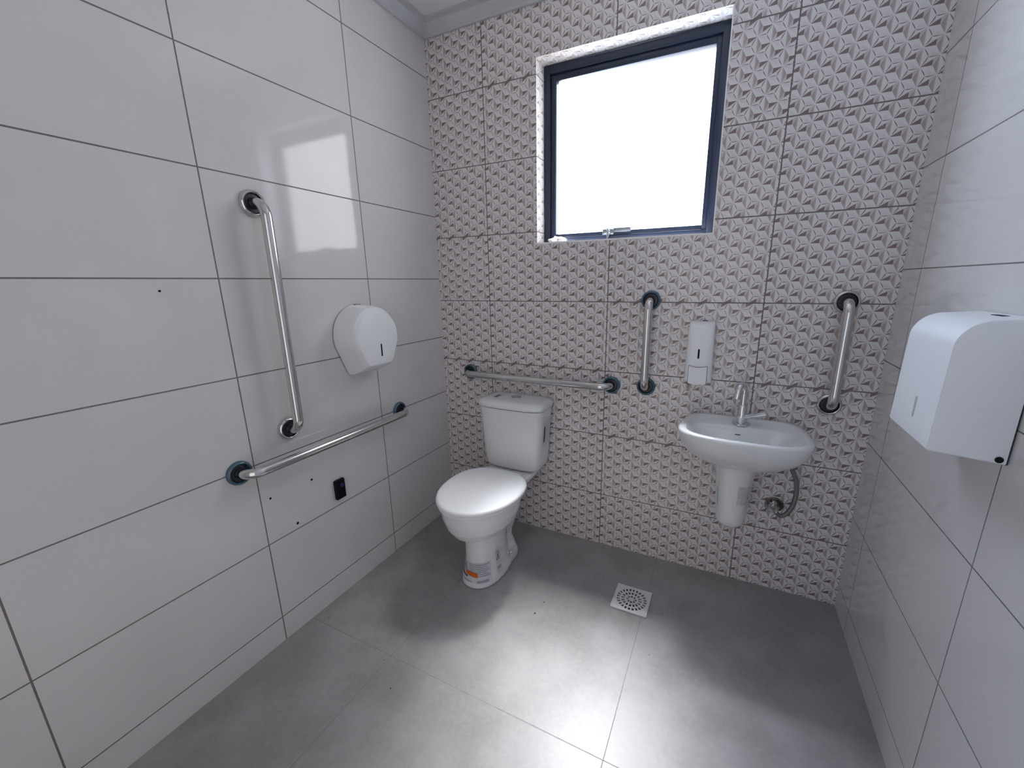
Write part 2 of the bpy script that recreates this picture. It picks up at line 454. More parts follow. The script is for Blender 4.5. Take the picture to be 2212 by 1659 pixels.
# white scrap lying on the sill
bm = bmesh.new(); bmesh.ops.create_icosphere(bm, subdivisions=3, radius=1)
for v in bm.verts:
    k = 1 + 0.25 * math.sin(7 * v.co.x + 3 * v.co.z) * math.cos(5 * v.co.y + 1)
    v.co = Vector((v.co.x * 0.042 * k, v.co.y * 0.022 * k, max(v.co.z, -0.2) * 0.020 * k + 0.004))
zmin = min(v.co.z for v in bm.verts)
for v in bm.verts: v.co += Vector((0.648, 0.045, WZ0 + 0.0008 - zmin))
tag(obj('plaster_lump', bm, M['plaster'], angle=60), 'crumpled white lump lying on the window sill', 'plaster')

# ------------------------------------------------------------------ grab bars
def grab_bar(label, a, b, out, so, rim, tr=0.0165, fr=0.040, br=0.045):
    a, b, out = Vector(a), Vector(b), Vector(out)
    t = thing('grab_bar', label, 'grab bar', tuple(a))
    t['group'] = 'stainless grab bars'
    bm = bmesh.new()
    tube(bm, fillet([a + out * 0.002, a + out * so, b + out * so, b + out * 0.002], br, 12), tr, 24)
    obj('bar', bm, M['steel'], t)
    ax = 'x' if out.x > 0.5 else '-y'
    for p in (a, b):
        bm = bmesh.new()
        lathe(bm, [(fr, 0.0005), (fr, 0.006), (fr - 0.002, 0.011), (fr - 0.006, 0.0135), (fr - 0.009, 0.012), (fr - 0.010, 0.006)], n=40, origin=tuple(p), axis=ax, cap1=False)
        fl = obj('flange', bm, rim, t)
        bm = bmesh.new()
        lathe(bm, [(fr - 0.0095, 0.004), (fr - 0.012, 0.0075), (tr + 0.0015, 0.0085), (tr + 0.0005, 0.012)], n=36, origin=tuple(p), axis=ax)
        obj('gasket', bm, M['navy_gasket'], fl)
    return t
X, Y = (1, 0, 0), (0, -1, 0)
grab_bar('tall vertical stainless grab bar on the plain white wall', (0, -0.930, 1.549), (0, -0.930, 0.799), X, 0.062, M['steel'])
grab_bar('long horizontal stainless grab bar below the paper dispenser', (0, -1.118, 0.707), (0, -0.377, 0.707), X, 0.062, M['film'])
grab_bar('horizontal stainless grab bar on patterned tiles above the toilet', (0.174, 0, 0.837), (0.937, 0, 0.837), Y, 0.058, M['film'])
grab_bar('short vertical grab bar with blue flanges between toilet and soap dispenser', (1.091, 0, 1.217), (1.091, 0, 0.845), Y, 0.058, M['film'])
grab_bar('short vertical grab bar on patterned tiles between washbasin and plain wall', (1.758, 0, 1.216), (1.758, 0, 0.841), Y, 0.058, M['steel'])

# ------------------------------------------------------------------ toilet
TX = 0.487
toilet = thing('toilet', 'white close-coupled toilet with closed lid standing in the corner', 'toilet', (TX, -0.35, 0))
bm = bmesh.new()
# pedestal column
loft(bm, [ring_se(TX, -0.40, 0.094, 0.15, 0.0005, e=2.4, yf=0.152), ring_se(TX, -0.40, 0.092, 0.15, 0.025, e=2.4, yf=0.149), ring_se(TX, -0.40, 0.083, 0.12, 0.06, e=2.3, yf=0.138),
          ring_se(TX, -0.40, 0.077, 0.11, 0.12, e=2.3, yf=0.130), ring_se(TX, -0.40, 0.077, 0.11, 0.18, e=2.2, yf=0.130), ring_se(TX, -0.40, 0.082, 0.12, 0.27, e=2.2, yf=0.134)])
# bowl
loft(bm, [ring_se(TX, -0.42, 0.060, 0.10, 0.232, yf=0.10), ring_se(TX, -0.42, 0.096, 0.12, 0.245, yf=0.146), ring_se(TX, -0.42, 0.124, 0.14, 0.266, yf=0.178), ring_se(TX, -0.42, 0.148, 0.16, 0.300, yf=0.200),
          ring_se(TX, -0.42, 0.163, 0.17, 0.345, yf=0.214), ring_se(TX, -0.42, 0.168, 0.175, 0.385, yf=0.218), ring_se(TX, -0.42, 0.163, 0.17, 0.397, yf=0.212)])
# rear shelf that carries the cistern
loft(bm, [ring_se(TX, -0.18, 0.055, 0.10, 0.315, e=3, yf=0.12), ring_se(TX, -0.17, 0.085, 0.13, 0.340, e=3.5, yf=0.14), ring_se(TX, -0.15, 0.112, 0.133, 0.365, e=4, yf=0.16), ring_se(TX, -0.15, 0.122, 0.136, 0.380, e=4, yf=0.16), ring_se(TX, -0.15, 0.122, 0.136, 0.397, e=4, yf=0.16)])
# trapway and foot
loft(bm, [ring_se(TX, -0.31, 0.086, 0.095, 0.0005, e=3.4, yf=0.16), ring_se(TX, -0.31, 0.084, 0.094, 0.030, e=3.4, yf=0.16), ring_se(TX, -0.31, 0.074, 0.088, 0.062, e=3, yf=0.16), ring_se(TX, -0.31, 0.054, 0.092, 0.10, e=2.6, yf=0.16), ring_se(TX, -0.29, 0.050, 0.090, 0.13, e=2.6, yf=0.16),
          ring_se(TX, -0.28, 0.058, 0.105, 0.165, e=2.5, yf=0.16), ring_se(TX, -0.27, 0.064, 0.118, 0.20, e=2.5, yf=0.18), ring_se(TX, -0.25, 0.060, 0.12, 0.25, e=2.5, yf=0.18), ring_se(TX, -0.22, 0.066, 0.14, 0.33, e=2.6, yf=0.18)])
bm = fuse(bm, 0.005, 5)
for v in bm.verts: v.co.z = max(v.co.z, 0.0)
bowl = obj('bowl', bm, M['ceramic'], toilet, weld=False)
body_bvh = bvh_of(bowl)

def egg(z, grow, n=64, yb=-0.235, yf=-0.652, hw=0.180):
    out = []
    yc = -0.415
    for i in range(n):
        t = 2 * PI * i / n; c, s = math.cos(t), math.sin(t)
        if s >= 0:
            e = 3.6; x = math.copysign(abs(c) ** (2 / e), c) * hw; y = abs(s) ** (2 / 3.4) * (yb - yc)
            x *= 1 - 0.25 * (abs(s) ** 1.3)
        else:
            x = c * hw; y = -abs(s) ** 0.96 * (yc - yf)
        v = Vector((x, y, 0)); L = v.length
        v = v * ((L + grow) / L)
        out.append(Vector((TX + v.x, yc + v.y, z)))
    return out
bm = bmesh.new()
loft(bm, [egg(0.398, -0.006), egg(0.400, -0.003), egg(0.405, -0.002), egg(0.408, -0.004)])
obj('seat', bm, M['ceramic_seat'], toilet)
bm = bmesh.new()
loft(bm, [egg(0.4095, -0.006), egg(0.4105, 0.000), egg(0.416, 0.003), egg(0.424, 0.001), egg(0.4280, -0.003), egg(0.4300, -0.008), egg(0.4309, -0.014), egg(0.4312, -0.021), egg(0.4313, -0.03), egg(0.4313, -0.06), egg(0.4313, -0.14)])
obj('lid', bm, M['ceramic_seat'], toilet, angle=70)
for s in (-1, 1):
    bm = bmesh.new(); tube(bm, [(TX + s * 0.075 - 0.022, -0.232, 0.412), (TX + s * 0.075 + 0.022, -0.232, 0.412)], 0.010, 14)
    obj('hinge', bm, M['ceramic_seat'], toilet)
# cistern
CY0, CY1 = -0.006, -0.172
def cring(z, hw, yf=CY1, grow=0.0, e=6.0, n=72):
    yc = (CY0 + yf) / 2; hy = (CY0 - yf) / 2 + grow; out = []
    for v in ring_se(0, 0, hw + grow, hy, z, n, e):
        y = v.y
        bow = 0.010 * (1 - (v.x / (hw + grow)) ** 2) if y < 0 else 0
        out.append(Vector((TX + v.x, yc + min(y, CY0 - yc) - bow, z)))
    return out
bm = bmesh.new()
loft(bm, [cring(0.4015, 0.120, -0.155, -0.006), cring(0.404, 0.138, -0.160), cring(0.414, 0.147, -0.166), cring(0.45, 0.151, -0.168), cring(0.56, 0.160, -0.171), cring(0.68, 0.168, -0.173), cring(0.710, 0.170, -0.174)])
cist = obj('cistern', bm, M['ceramic'], toilet, angle=60)
bm = bmesh.new(); loft(bm, [cring(0.7095, 0.167, -0.171), cring(0.7145, 0.167, -0.171)])
obj('cistern_gap', bm, M['ink'], cist, angle=60)
bm = bmesh.new()
loft(bm, [cring(0.7135, 0.173, -0.177), cring(0.716, 0.177, -0.181), cring(0.728, 0.177, -0.181), cring(0.738, 0.173, -0.176), cring(0.746, 0.163, -0.166, e=5), cring(0.749, 0.140, -0.150, -0.006, e=4), cring(0.7505, 0.09, -0.13, -0.02, e=4)])
clid = obj('cistern_lid', bm, M['ceramic'], toilet, angle=70)
bm = bmesh.new(); lathe(bm, [(0.024, 0.0), (0.024, 0.004), (0.021, 0.0055), (0.0175, 0.0045)], origin=(TX + 0.003, -0.088, 0.7495), cap1=False)
fb = obj('flush_button', bm, M['steel'], toilet)
bm = bmesh.new(); lathe(bm, [(0.0172, 0.0), (0.0168, 0.0048), (0.012, 0.0058), (0.004, 0.0062)], origin=(TX + 0.003, -0.088, 0.7497))
obj('button_cap', bm, M['chrome'], fb)
bm = bmesh.new(); box(bm, TX - 0.103, TX - 0.085, -0.125, -0.080, 0.7488, 0.7512); o = obj('grey_sticker', bm, M['sticker_grey'], clid); o['label'] = 'small grey sticker on the cistern lid'
# decals that hug a surface
def decal(name, bvh, ax, th, zz, m, parent, nu=14, nv=8, skew=0.0, off=0.0009, cells=None, mats=None):
    bm = bmesh.new(); g = []
    def pt(u, v):
        t = math.radians(th[0] + (th[1] - th[0]) * u); z = zz[0] + (zz[1] - zz[0]) * v + skew * u
        d = Vector((math.cos(t), math.sin(t), 0)); o = Vector((ax[0], ax[1], z)) + d * 0.6
        h = bvh.ray_cast(o, -d)
        return (h[0] + h[1] * off) if h[0] is not None else Vector((ax[0], ax[1], z)) + d * 0.1
    if cells is None: cells = [(0, 1, 0, 1, 0)]
    for (u0, u1, v0, v1, mi) in cells:
        a = max(1, round(nu * (u1 - u0))); c = max(1, round(nv * (v1 - v0)))
        vs = [[bm.verts.new(pt(u0 + (u1 - u0) * i / a, v0 + (v1 - v0) * j / c)) for j in range(c + 1)] for i in range(a + 1)]
        for i in range(a):
            for j in range(c):
                bm.faces.new((vs[i][j], vs[i + 1][j], vs[i + 1][j + 1], vs[i][j + 1])).material_index = mi
    return obj(name, bm, mats or m, parent, recalc=False), pt
AX = (TX, -0.42)
lines = []
for r_ in range(7):
    v0 = 0.30 + 0.095 * r_
    lines.append((0.05, 0.34 if r_ > 1 else 0.22, v0, v0 + 0.055, 1)); lines.append((0.40, 0.96 - 0.05 * (r_ % 3), v0, v0 + 0.055, 1))
pl, _ = decal('paper_label', body_bvh, AX, (-132, -44), (0.028, 0.118), None, toilet, nu=16, nv=10, mats=[M['paper'], M['print']])
decal('small_print', body_bvh, AX, (-132, -44), (0.028, 0.118), None, pl, nu=16, nv=10, off=0.0016, cells=lines + [(0.62, 0.9, 0.02, 0.14, 1), (0.10, 0.5, 0.03, 0.09, 1)], mats=[M['paper'], M['print']])
o, _ = decal('orange_sticker', body_bvh, AX, (-106, -76), (0.058, 0.078), M['orange'], pl, off=0.0022, skew=-0.007); o['label'] = 'orange sticker'
o, _ = decal('black_strip', body_bvh, AX, (-128, -99), (0.050, 0.056), M['ink'], pl, off=0.0022, skew=-0.003)
bl, pt = decal('brand_sticker', body_bvh, AX, (-24, 2), (0.035, 0.150), M['paper'], toilet, nu=6, nv=10)
def text_on(txt, pt, parent, u, v, size_u, size_v, name='lettering'):
    cu = bpy.data.curves.new('t', 'FONT'); cu.body = txt; cu.size = 1.0
    ob = bpy.data.objects.new('t', cu); C.objects.link(ob)
    dg = bpy.context.evaluated_depsgraph_get(); dg.update()
    me = bpy.data.meshes.new_from_object(ob.evaluated_get(dg)); b2 = bmesh.new(); b2.from_mesh(me)
    bpy.data.objects.remove(ob); bpy.data.curves.remove(cu); bpy.data.meshes.remove(me)
    xs_ = [v_.co.x for v_ in b2.verts]; ys_ = [v_.co.y for v_ in b2.verts]; x0, x1, y0, y1 = min(xs_), max(xs_), min(ys_), max(ys_)
    for v_ in b2.verts:    # text runs upwards along the sticker
        a = (v_.co.x - x0) / (x1 - x0); c = (v_.co.y - y0) / (y1 - y0)
        p = pt(u + size_u * (1 - c), v + size_v * a)
        d = Vector((p.x - AX[0], p.y - AX[1], 0)).normalized(); v_.co = p + d * 0.0012
    return obj(name, b2, M['ink'], parent, smooth=False, weld=False, recalc=False)
text_on('Deca', pt, bl, 0.08, 0.55, 0.50, 0.34)
decal('code_block', body_bvh, AX, (-20, -4), (0.052, 0.066), M['print'], bl, off=0.0018, nu=4, nv=3)
hb = body_bvh.ray_cast(Vector((TX + 0.4, -0.325, 0.056)), Vector((-1, 0, 0)))
bm = bmesh.new(); tube(bm, [hb[0] - hb[1] * 0.003, hb[0] + hb[1] * 0.005], [0.0085, 0.0075], 14)
bmesh.ops.create_uvsphere(bm, u_segments=14, v_segments=8, radius=0.0072, matrix=Matrix.Translation(hb[0] + hb[1] * 0.005))
o = obj('floor_bolt', bm, M['chrome'], toilet); o['label'] = 'chrome cap of the floor bolt'
bm = bmesh.new(); box(bm, TX + 0.1600, TX + 0.1715, -0.125, -0.055, 0.53, 0.66)
cist_bvh = bvh_of(cist); bm.free()
def side_patch(name, y0, y1, z0, z1, m, off, parent):
    bm = bmesh.new(); vs = []
    for i in range(5):
        col = []
        for j in range(7):
            y = y0 + (y1 - y0) * i / 4; z = z0 + (z1 - z0) * j / 6
            h = cist_bvh.ray_cast(Vector((TX + 0.5, y, z)), Vector((-1, 0, 0)))
            col.append(bm.verts.new(h[0] + Vector((off, 0, 0))))
        vs.append(col)
    for i in range(4):
        for j in range(6): bm.faces.new((vs[i][j], vs[i + 1][j], vs[i + 1][j + 1], vs[i][j + 1]))
    return obj(name, bm, m, parent, recalc=False)
sp_ = side_patch('side_sticker', -0.125, -0.040, 0.535, 0.66, M['paper'], 0.0007, cist)
side_patch('black_bar', -0.118, -0.104, 0.548, 0.628, M['ink'], 0.0012, cist)

# ------------------------------------------------------------------ washbasin
BX = 1.477
basin = thing('washbasin', 'white wall-hung washbasin with short half pedestal', 'washbasin', (BX, -0.16, 0.35))
RZ = 0.757
def dring(z, hw, yb, yf, e_f=2.5, n=72, cx=BX, bowf=0.0):
    """flat back, rounded front"""
    yc = yb - 0.60 * (yb - yf); out = []
    for i in range(n):
        t = 2 * PI * i / n; c, s = math.cos(t), math.sin(t)
        if s >= 0:
            e = 7.0; x = math.copysign(abs(c) ** (2 / e), c) * hw; y = abs(s) ** (2 / e) * (yb - yc)
            x *= 1 - 0.13 * (y / (yb - yc)) ** 1.3
        else:
            x = math.copysign(abs(c) ** (2 / e_f), c) * hw; y = -abs(s) ** (2 / e_f) * (yc - yf)
        out.append(Vector((cx + x, yc + y, z)))
    return out
bm = bmesh.new()
loft(bm, [dring(0.590, 0.060, -0.004, -0.17, 2.2), dring(0.600, 0.085, -0.004, -0.195, 2.2), dring(0.622, 0.140, -0.004, -0.240, 2.2), dring(0.655, 0.185, -0.004, -0.280, 2.3), dring(0.692, 0.209, -0.004, -0.307, 2.5),
          dring(0.730, 0.218, -0.004, -0.320, 2.6), dring(0.746, 0.222, -0.004, -0.324, 2.6), dring(0.753, 0.221, -0.004, -0.323, 2.6), dring(RZ, 0.216, -0.006, -0.319, 2.6),
          dring(RZ, 0.196, -0.028, -0.302, 2.9), dring(RZ - 0.003, 0.192, -0.032, -0.299, 2.8), dring(RZ - 0.006, 0.190, -0.035, -0.297, 2.8), dring(RZ - 0.009, 0.188, -0.106, -0.295, 2.6),
          dring(RZ - 0.016, 0.185, -0.114, -0.292, 2.5), dring(0.725, 0.176, -0.120, -0.282, 2.4), dring(0.690, 0.158, -0.132, -0.262, 2.2), dring(0.655, 0.125, -0.145, -0.240, 2.1), dring(0.635, 0.075, -0.165, -0.215, 2.0), dring(0.632, 0.02, -0.185, -0.195, 2.0)])
obj('bowl', bm, M['ceramic'], basin, angle=75)
bm = bmesh.new(); box(bm, BX - 0.022, BX - 0.004, -0.1325, -0.1300, 0.719, 0.7225, 0.0008)
obj('maker_mark', bm, M['ink'], basin)
def pring(z, hw, yf, e=2.4, n=48):
    out = []
    for i in range(n):
        t = 2 * PI * i / n; c, s = math.cos(t), math.sin(t)
        if s >= 0: x = math.copysign(abs(c) ** (2 / 7), c) * hw; y = -0.10 + abs(s) ** (2 / 7) * 0.096
        else: x = math.copysign(abs(c) ** (2 / e), c) * hw; y = -0.10 - abs(s) ** (2 / e) * (-0.10 - yf)
        out.append(Vector((BX - 0.006 + x, y, z)))
    return out
bm = bmesh.new()
loft(bm, [pring(0.342, 0.036, -0.155), pring(0.345, 0.046, -0.168), pring(0.356, 0.053, -0.176), pring(0.375, 0.056, -0.180), pring(0.45, 0.061, -0.186), pring(0.55, 0.069, -0.195), pring(0.60, 0.076, -0.205), pring(0.625, 0.083, -0.214)])
ped = obj('pedestal', bm, M['ceramic'], basin, angle=60)
pb = bvh_of(ped); PAX = (BX - 0.006, -0.12)
rs, pt2 = decal('film_sticker', pb, PAX, (-78, -28), (0.452, 0.535), M['film_clear'], basin, nu=8, nv=6, off=0.0006)
sk = [(0.22, 0.30, 0.90, 0.96, 0), (0.72, 0.86, 0.86, 0.92, 0), (0.06, 0.16, 0.42, 0.45, 0), (0.20, 0.34, 0.40, 0.43, 0), (0.26, 0.32, 0.10, 0.16, 0), (0.46, 0.62, 0.04, 0.09, 0), (0.74, 0.92, 0.30, 0.36, 0), (0.70, 0.76, 0.34, 0.42, 0), (0.74, 0.80, 0.10, 0.16, 0)]
for c_ in sk: decal('print_fragment', pb, PAX, (-78, -28), (0.452, 0.535), M['print'], rs, nu=8, nv=8, off=0.0012, cells=[c_])
decal('torn_tape', pb, PAX, (-150, -143), (0.43, 0.50), M['print'], basin, nu=2, nv=4, off=0.0008)

# faucet on the basin deck
fx, fy, fz = 1.472, -0.082, RZ - 0.0075
faucet = thing('faucet', 'chrome swan-neck tap standing on the washbasin deck', 'faucet', (fx, fy, fz))
bm = bmesh.new(); lathe(bm, [(0.031, 0.0), (0.031, 0.003), (0.027, 0.006), (0.017, 0.008)], origin=(fx, fy, fz))
obj('base_ring', bm, M['chrome'], faucet)
bm = bmesh.new(); lathe(bm, [(0.0155, 0.006), (0.0155, 0.068), (0.0145, 0.070), (0.0145, 0.075), (0.0120, 0.078)], n=28, origin=(fx, fy, fz))
obj('body', bm, M['chrome'], faucet)
bm = bmesh.new()
neck = [Vector((fx, fy, fz + 0.07)), Vector((fx, fy, fz + 0.136))]
R_ = 0.026; cen = Vector((fx, fy, fz + 0.136))
dirv = Vector((-0.42, -0.90, 0)).normalized()
for k in range(1, 17):
    t = PI * k / 16 * 0.94
    neck.append(cen + dirv * (R_ - R_ * math.cos(t)) + Vector((0, 0, R_ * math.sin(t))))
neck.append(neck[-1] + (neck[-1] - neck[-2]).normalized() * 0.014)
tube(bm, neck, [0.0108] * (len(neck)), 20)
sp = obj('spout', bm, M['chrome'], faucet)
tip = neck[-1]; dn = (neck[-1] - neck[-2]).normalized()
bm = bmesh.new(); tube(bm, [tip - dn * 0.004, tip - dn * 0.003, tip + dn * 0.016, tip + dn * 0.017], [0.0110, 0.0130, 0.0130, 0.0115], 20)
obj('aerator', bm, M['chrome'], sp)
bm = bmesh.new(); h0 = Vector((fx + 0.008, fy - 0.004, fz + 0.030)); hd = Vector((0.93, -0.18, 0.32)).normalized()
tube(bm, [h0, h0 + hd * 0.024, h0 + hd * 0.0245, h0 + hd * 0.030, h0 + hd * 0.0305, h0 + hd * 0.076, h0 + hd * 0.078], [0.010, 0.010, 0.0085, 0.0085, 0.0098, 0.0098, 0.008], 18)
obj('handle', bm, M['chrome'], faucet)

# flexible supply hose and wall flange
hose = thing('supply_hose', 'grey braided water hose looping from wall flange up to washbasin', 'hose', (1.634, 0, 0.385))
bm = bmesh.new(); lathe(bm, [(0.036, 0.0005), (0.036, 0.004), (0.032, 0.010), (0.026, 0.009), (0.022, 0.007), (0.014, 0.008), (0.013, 0.034), (0.0, 0.034)], origin=(1.634, 0, 0.392), axis='-y', n=36)
obj('wall_flange', bm, M['dark_chrome'], hose)
bm = bmesh.new()
tube(bm, [(1.634, -0.018, 0.392), (1.635, -0.034, 0.388), (1.640, -0.042, 0.378)], [0.010, 0.010, 0.009], 16)
obj('elbow', bm, M['steel'], hose)
bm = bmesh.new()
hp = bezier((1.640, -0.040, 0.381), (1.655, -0.060, 0.362), (1.684, -0.062, 0.40), (1.690, -0.062, 0.455), 16)[:-1] + bezier((1.690, -0.062, 0.455), (1.697, -0.062, 0.52), (1.680, -0.075, 0.575), (1.640, -0.095, 0.628), 20)
tube(bm, hp, 0.0085, 16); obj('hose', bm, M['hose'], hose)

# ------------------------------------------------------------------ soap dispenser
SX = 1.3005
soap = thing('soap_dispenser', 'white narrow soap dispenser on patterned tiles above the washbasin', 'soap dispenser', (SX, 0, 0.89))
def sring(z, hw, d, e=5.0, n=56, yb=-0.003):
    return [Vector((SX + v.x, yb - d / 2 + v.y, z)) for v in ring_se(0, 0, hw, d / 2, z, n, e)]
def sprof(list_):
    return [sring(z, hw, d) for z, hw, d in list_]
bm = bmesh.new(); box(bm, SX - 0.047, SX + 0.047, -0.004, -0.0005, 0.902, 1.135, 0.001); obj('back_plate', bm, M['plastic_grey'], soap)
bm = bmesh.new()
loft(bm, sprof([(0.898, 0.0515, 0.070), (0.899, 0.0525, 0.074), (0.908, 0.0525, 0.080), (1.00, 0.0505, 0.088), (1.09, 0.0490, 0.090), (1.115, 0.0480, 0.086), (1.130, 0.0470, 0.074), (1.137, 0.0455, 0.058), (1.139, 0.043, 0.045)]))
cov = obj('cover', bm, M['plastic'], soap, angle=60)
cb = bvh_of(cov)
def on_front(x, z, off):
    h = cb.ray_cast(Vector((x, -0.5, z)), Vector((0, 1, 0))); return h[0] + Vector((0, -off, 0))
def front_patch(name, x0, x1, z0, z1, m, parent, off=0.0006, n=6):
    bm = bmesh.new(); vs = [[bm.verts.new(on_front(x0 + (x1 - x0) * i / n, z0 + (z1 - z0) * j / n, off)) for j in range(n + 1)] for i in range(n + 1)]
    for i in range(n):
        for j in range(n): bm.faces.new((vs[i][j], vs[i + 1][j], vs[i + 1][j + 1], vs[i][j + 1]))
    return obj(name, bm, m, parent, recalc=False)
bm = bmesh.new()
y0 = on_front(SX, 1.02, 0).y
box(bm, SX - 0.0055, SX + 0.0015, y0 - 0.0012, y0 + 0.004, 0.998, 1.036, 0.0018, 3); obj('level_window', bm, M['black'], soap)
# push bar with an arched top, a dark gap round it
def push(grow, top, m, name, depth):
    bm = bmesh.new(); pts = []
    x0, x1, z0, z1 = SX - 0.034 - grow, SX + 0.033 + grow, 0.891, 0.968 + grow
    n = 14; outline = [(x0, z1)] + [(x0 + (x1 - x0) * k / n, z1 - top * math.sin(PI * k / n)) for k in range(1, n)] + [(x1, z1)] + [(x1, z0 + 0.006)] + [(x1 + (x0 - x1) * k / n, z0 + 0.006 - 0.006 * math.sin(PI * k / n)) for k in range(1, n)] + [(x0, z0 + 0.006)]
    f_ = [bm.verts.new((x, -0.003 - depth + 0.006 * (z - 0.966) / -0.08, z)) for x, z in outline]; bk = [bm.verts.new((x, -0.045, z)) for x, z in outline]
    bm.faces.new(f_); bm.faces.new(list(reversed(bk))); L = len(f_)
    for i in range(L): bm.faces.new((f_[i], f_[(i + 1) % L], bk[(i + 1) % L], bk[i]))
    return obj(name, bm, m, soap, smooth=False)
push(0.0013, 0.006, M['ink'], 'push_gap', 0.0862)
push(0.0, 0.006, M['plastic'], 'push_bar', 0.0905)
bm = bmesh.new(); box(bm, SX - 0.002, SX + 0.018, -0.026, -0.012, 1.1375, 1.1405, 0.0008); obj('key_slot', bm, M['black'], soap)

# ------------------------------------------------------------------ jumbo roll dispenser on the white wall
tp = thing('toilet_paper_dispenser', 'round white jumbo toilet paper dispenser on the plain white wall', 'dispenser', (0, -0.572, 0.94))
TY = -0.572
def dshape(r, zc, zb, hb, x, n=44, dy=0.0):
    """circle over a tapering foot, drawn in the wall plane at distance x"""
    out = []; a0 = math.radians(-28)
    for k in range(n):
        a = a0 + (PI - 2 * a0) * k / (n - 1)
        out.append(Vector((x, TY + dy + r * math.cos(a), zc + r * math.sin(a))))
    p = out[-1]; q = Vector((x, TY + dy - hb, zb)); s = Vector((x, TY + dy + hb, zb))
    rr = 0.012
    def seg(a, b, m): return [a + (b - a) * (i / m) for i in range(1, m)]
    d1 = (p - q).normalized(); d2 = (s - q).normalized(); e1 = (q - s).normalized(); e2 = (out[0] - s).normalized()
    A, B, Cc, D = q + d1 * rr, q + d2 * rr, s + e1 * rr, s + e2 * rr
    out += seg(p, A, 6) + [A, q + (d1 + d2) * rr * 0.28, B] + seg(B, Cc, 5) + [Cc, s + (e1 + e2) * rr * 0.28, D] + seg(D, out[0], 6)
    return out
bm = bmesh.new(); loft(bm, [dshape(0.124, 1.092, 0.934, 0.070, 0.0005), dshape(0.124, 1.092, 0.934, 0.070, 0.004)]); obj('back_plate', bm, M['ink'], tp, smooth=False)
bm = bmesh.new()
loft(bm, [dshape(0.1255, 1.093, 0.9335, 0.071, 0.004), dshape(0.125, 1.093, 0.936, 0.071, 0.03), dshape(0.122, 1.093, 0.952, 0.071, 0.07), dshape(0.119, 1.092, 0.963, 0.070, 0.092), dshape(0.117, 1.092, 0.967, 0.070, 0.100),
          dshape(0.109, 1.090, 0.974, 0.066, 0.113), dshape(0.105, 1.089, 0.978, 0.064, 0.1165), dshape(0.098, 1.088, 0.985, 0.060, 0.1185), dshape(0.05, 1.085, 1.03, 0.03, 0.1195)])
tcov = obj('cover', bm, M['plastic'], tp, angle=20)
bm = bmesh.new(); box(bm, 0.1170, 0.1205, TY + 0.002, TY + 0.0095, 1.010, 1.061, 0.0015, 3)
obj('level_window', bm, M['black'], tp)
bm = bmesh.new(); box(bm, 0.012, 0.019, TY - 0.018, TY + 0.014, 1.2165, 1.2195, 0.001); obj('key_slot', bm, M['black'], tp)
bm = bmesh.new(); lathe(bm, [(0.0042, 0.0), (0.0042, 0.0035), (0.002, 0.004)], n=16, origin=(0.016, -0.6345, 0.948), axis='-y'); obj('hinge_pin', bm, M['black'], tp)

# ------------------------------------------------------------------ paper towel dispenser on the other white wall
tw = thing('paper_towel_dispenser', 'large white box-shaped paper towel dispenser on the plain wall beside the washbasin', 'dispenser', (W, -0.66, 0.95))
NY, FY = -0.770, -0.546
def tprof(inset=0.0, r=0.055):
    d = 0.121 - inset; zt = 1.223 - inset; zb = 0.948 + inset; pts = [(0.004, zb - 0.001)]
    pts.append((d - 0.004, zb + 0.010)); pts.append((d - 0.001, zb + 0.012)); pts.append((d, zb + 0.016))
    pts += [(d - 0.004 * (k / 6), zb + 0.016 + (zt - r - 0.010 - zb - 0.016) * k / 6) for k in range(1, 7)]
    cx, cz = d - 0.004 - r, zt - r - 0.004
    for k in range(1, 13):
        a = (PI / 2) * k / 12; pts.append((cx + r * math.cos(a), cz + r * math.sin(a)))
    pts.append((0.004, zt)); return pts
bm = bmesh.new()
def trg(y, ins): return [Vector((W - a, y, z)) for a, z in tprof(ins)]
loft(bm, [trg(NY, 0.004), trg(NY + 0.0006, 0.002), trg(NY + 0.003, 0.0), trg(FY - 0.003, 0.0), trg(FY - 0.0006, 0.002), trg(FY, 0.004)])
obj('cover', bm, M['plastic_matte'], tw, angle=35)
bm = bmesh.new(); box(bm, W - 0.0045, W - 0.0005, NY + 0.002, FY - 0.002, 0.947, 1.222, 0.001); obj('back_plate', bm, M['ink'], tw, smooth=False)
ym = -0.672
bm = bmesh.new(); box(bm, W - 0.1222, W - 0.117, ym - 0.0018, ym + 0.0018, 1.000, 1.046, 0.0012, 3); obj('level_window', bm, M['plastic_grey'], tw)
bm = bmesh.new(); box(bm, W - 0.030, W - 0.018, ym - 0.022, ym + 0.020, 1.2195, 1.2225, 0.001); obj('key_slot', bm, M['black'], tw)
bm = bmesh.new(); lathe(bm, [(0.0062, 0.0), (0.0062, 0.002), (0.003, 0.0026)], n=18, origin=(W - 0.015, NY, 0.957), axis='-y'); obj('hinge_pin', bm, M['black'], tw)

# ------------------------------------------------------------------ alarm button low on the white wall
ab = thing('alarm_button', 'small black rectangular button box low on the plain white wall', 'button', (0, -0.762, 0.477))
bm = bmesh.new(); box(bm, 0.0006, 0.016, -0.785, -0.739, 0.436, 0.520, 0.004, 3); obj('housing', bm, M['black'], ab)
bm = bmesh.new(); lathe(bm, [(0.009, 0.0), (0.009, 0.003), (0.006, 0.0045), (0.001, 0.005)], n=24, origin=(0.0155, -0.756, 0.494), axis='x'); o = obj('push_button', bm, M['blue'], ab); o['label'] = 'dark blue round button'

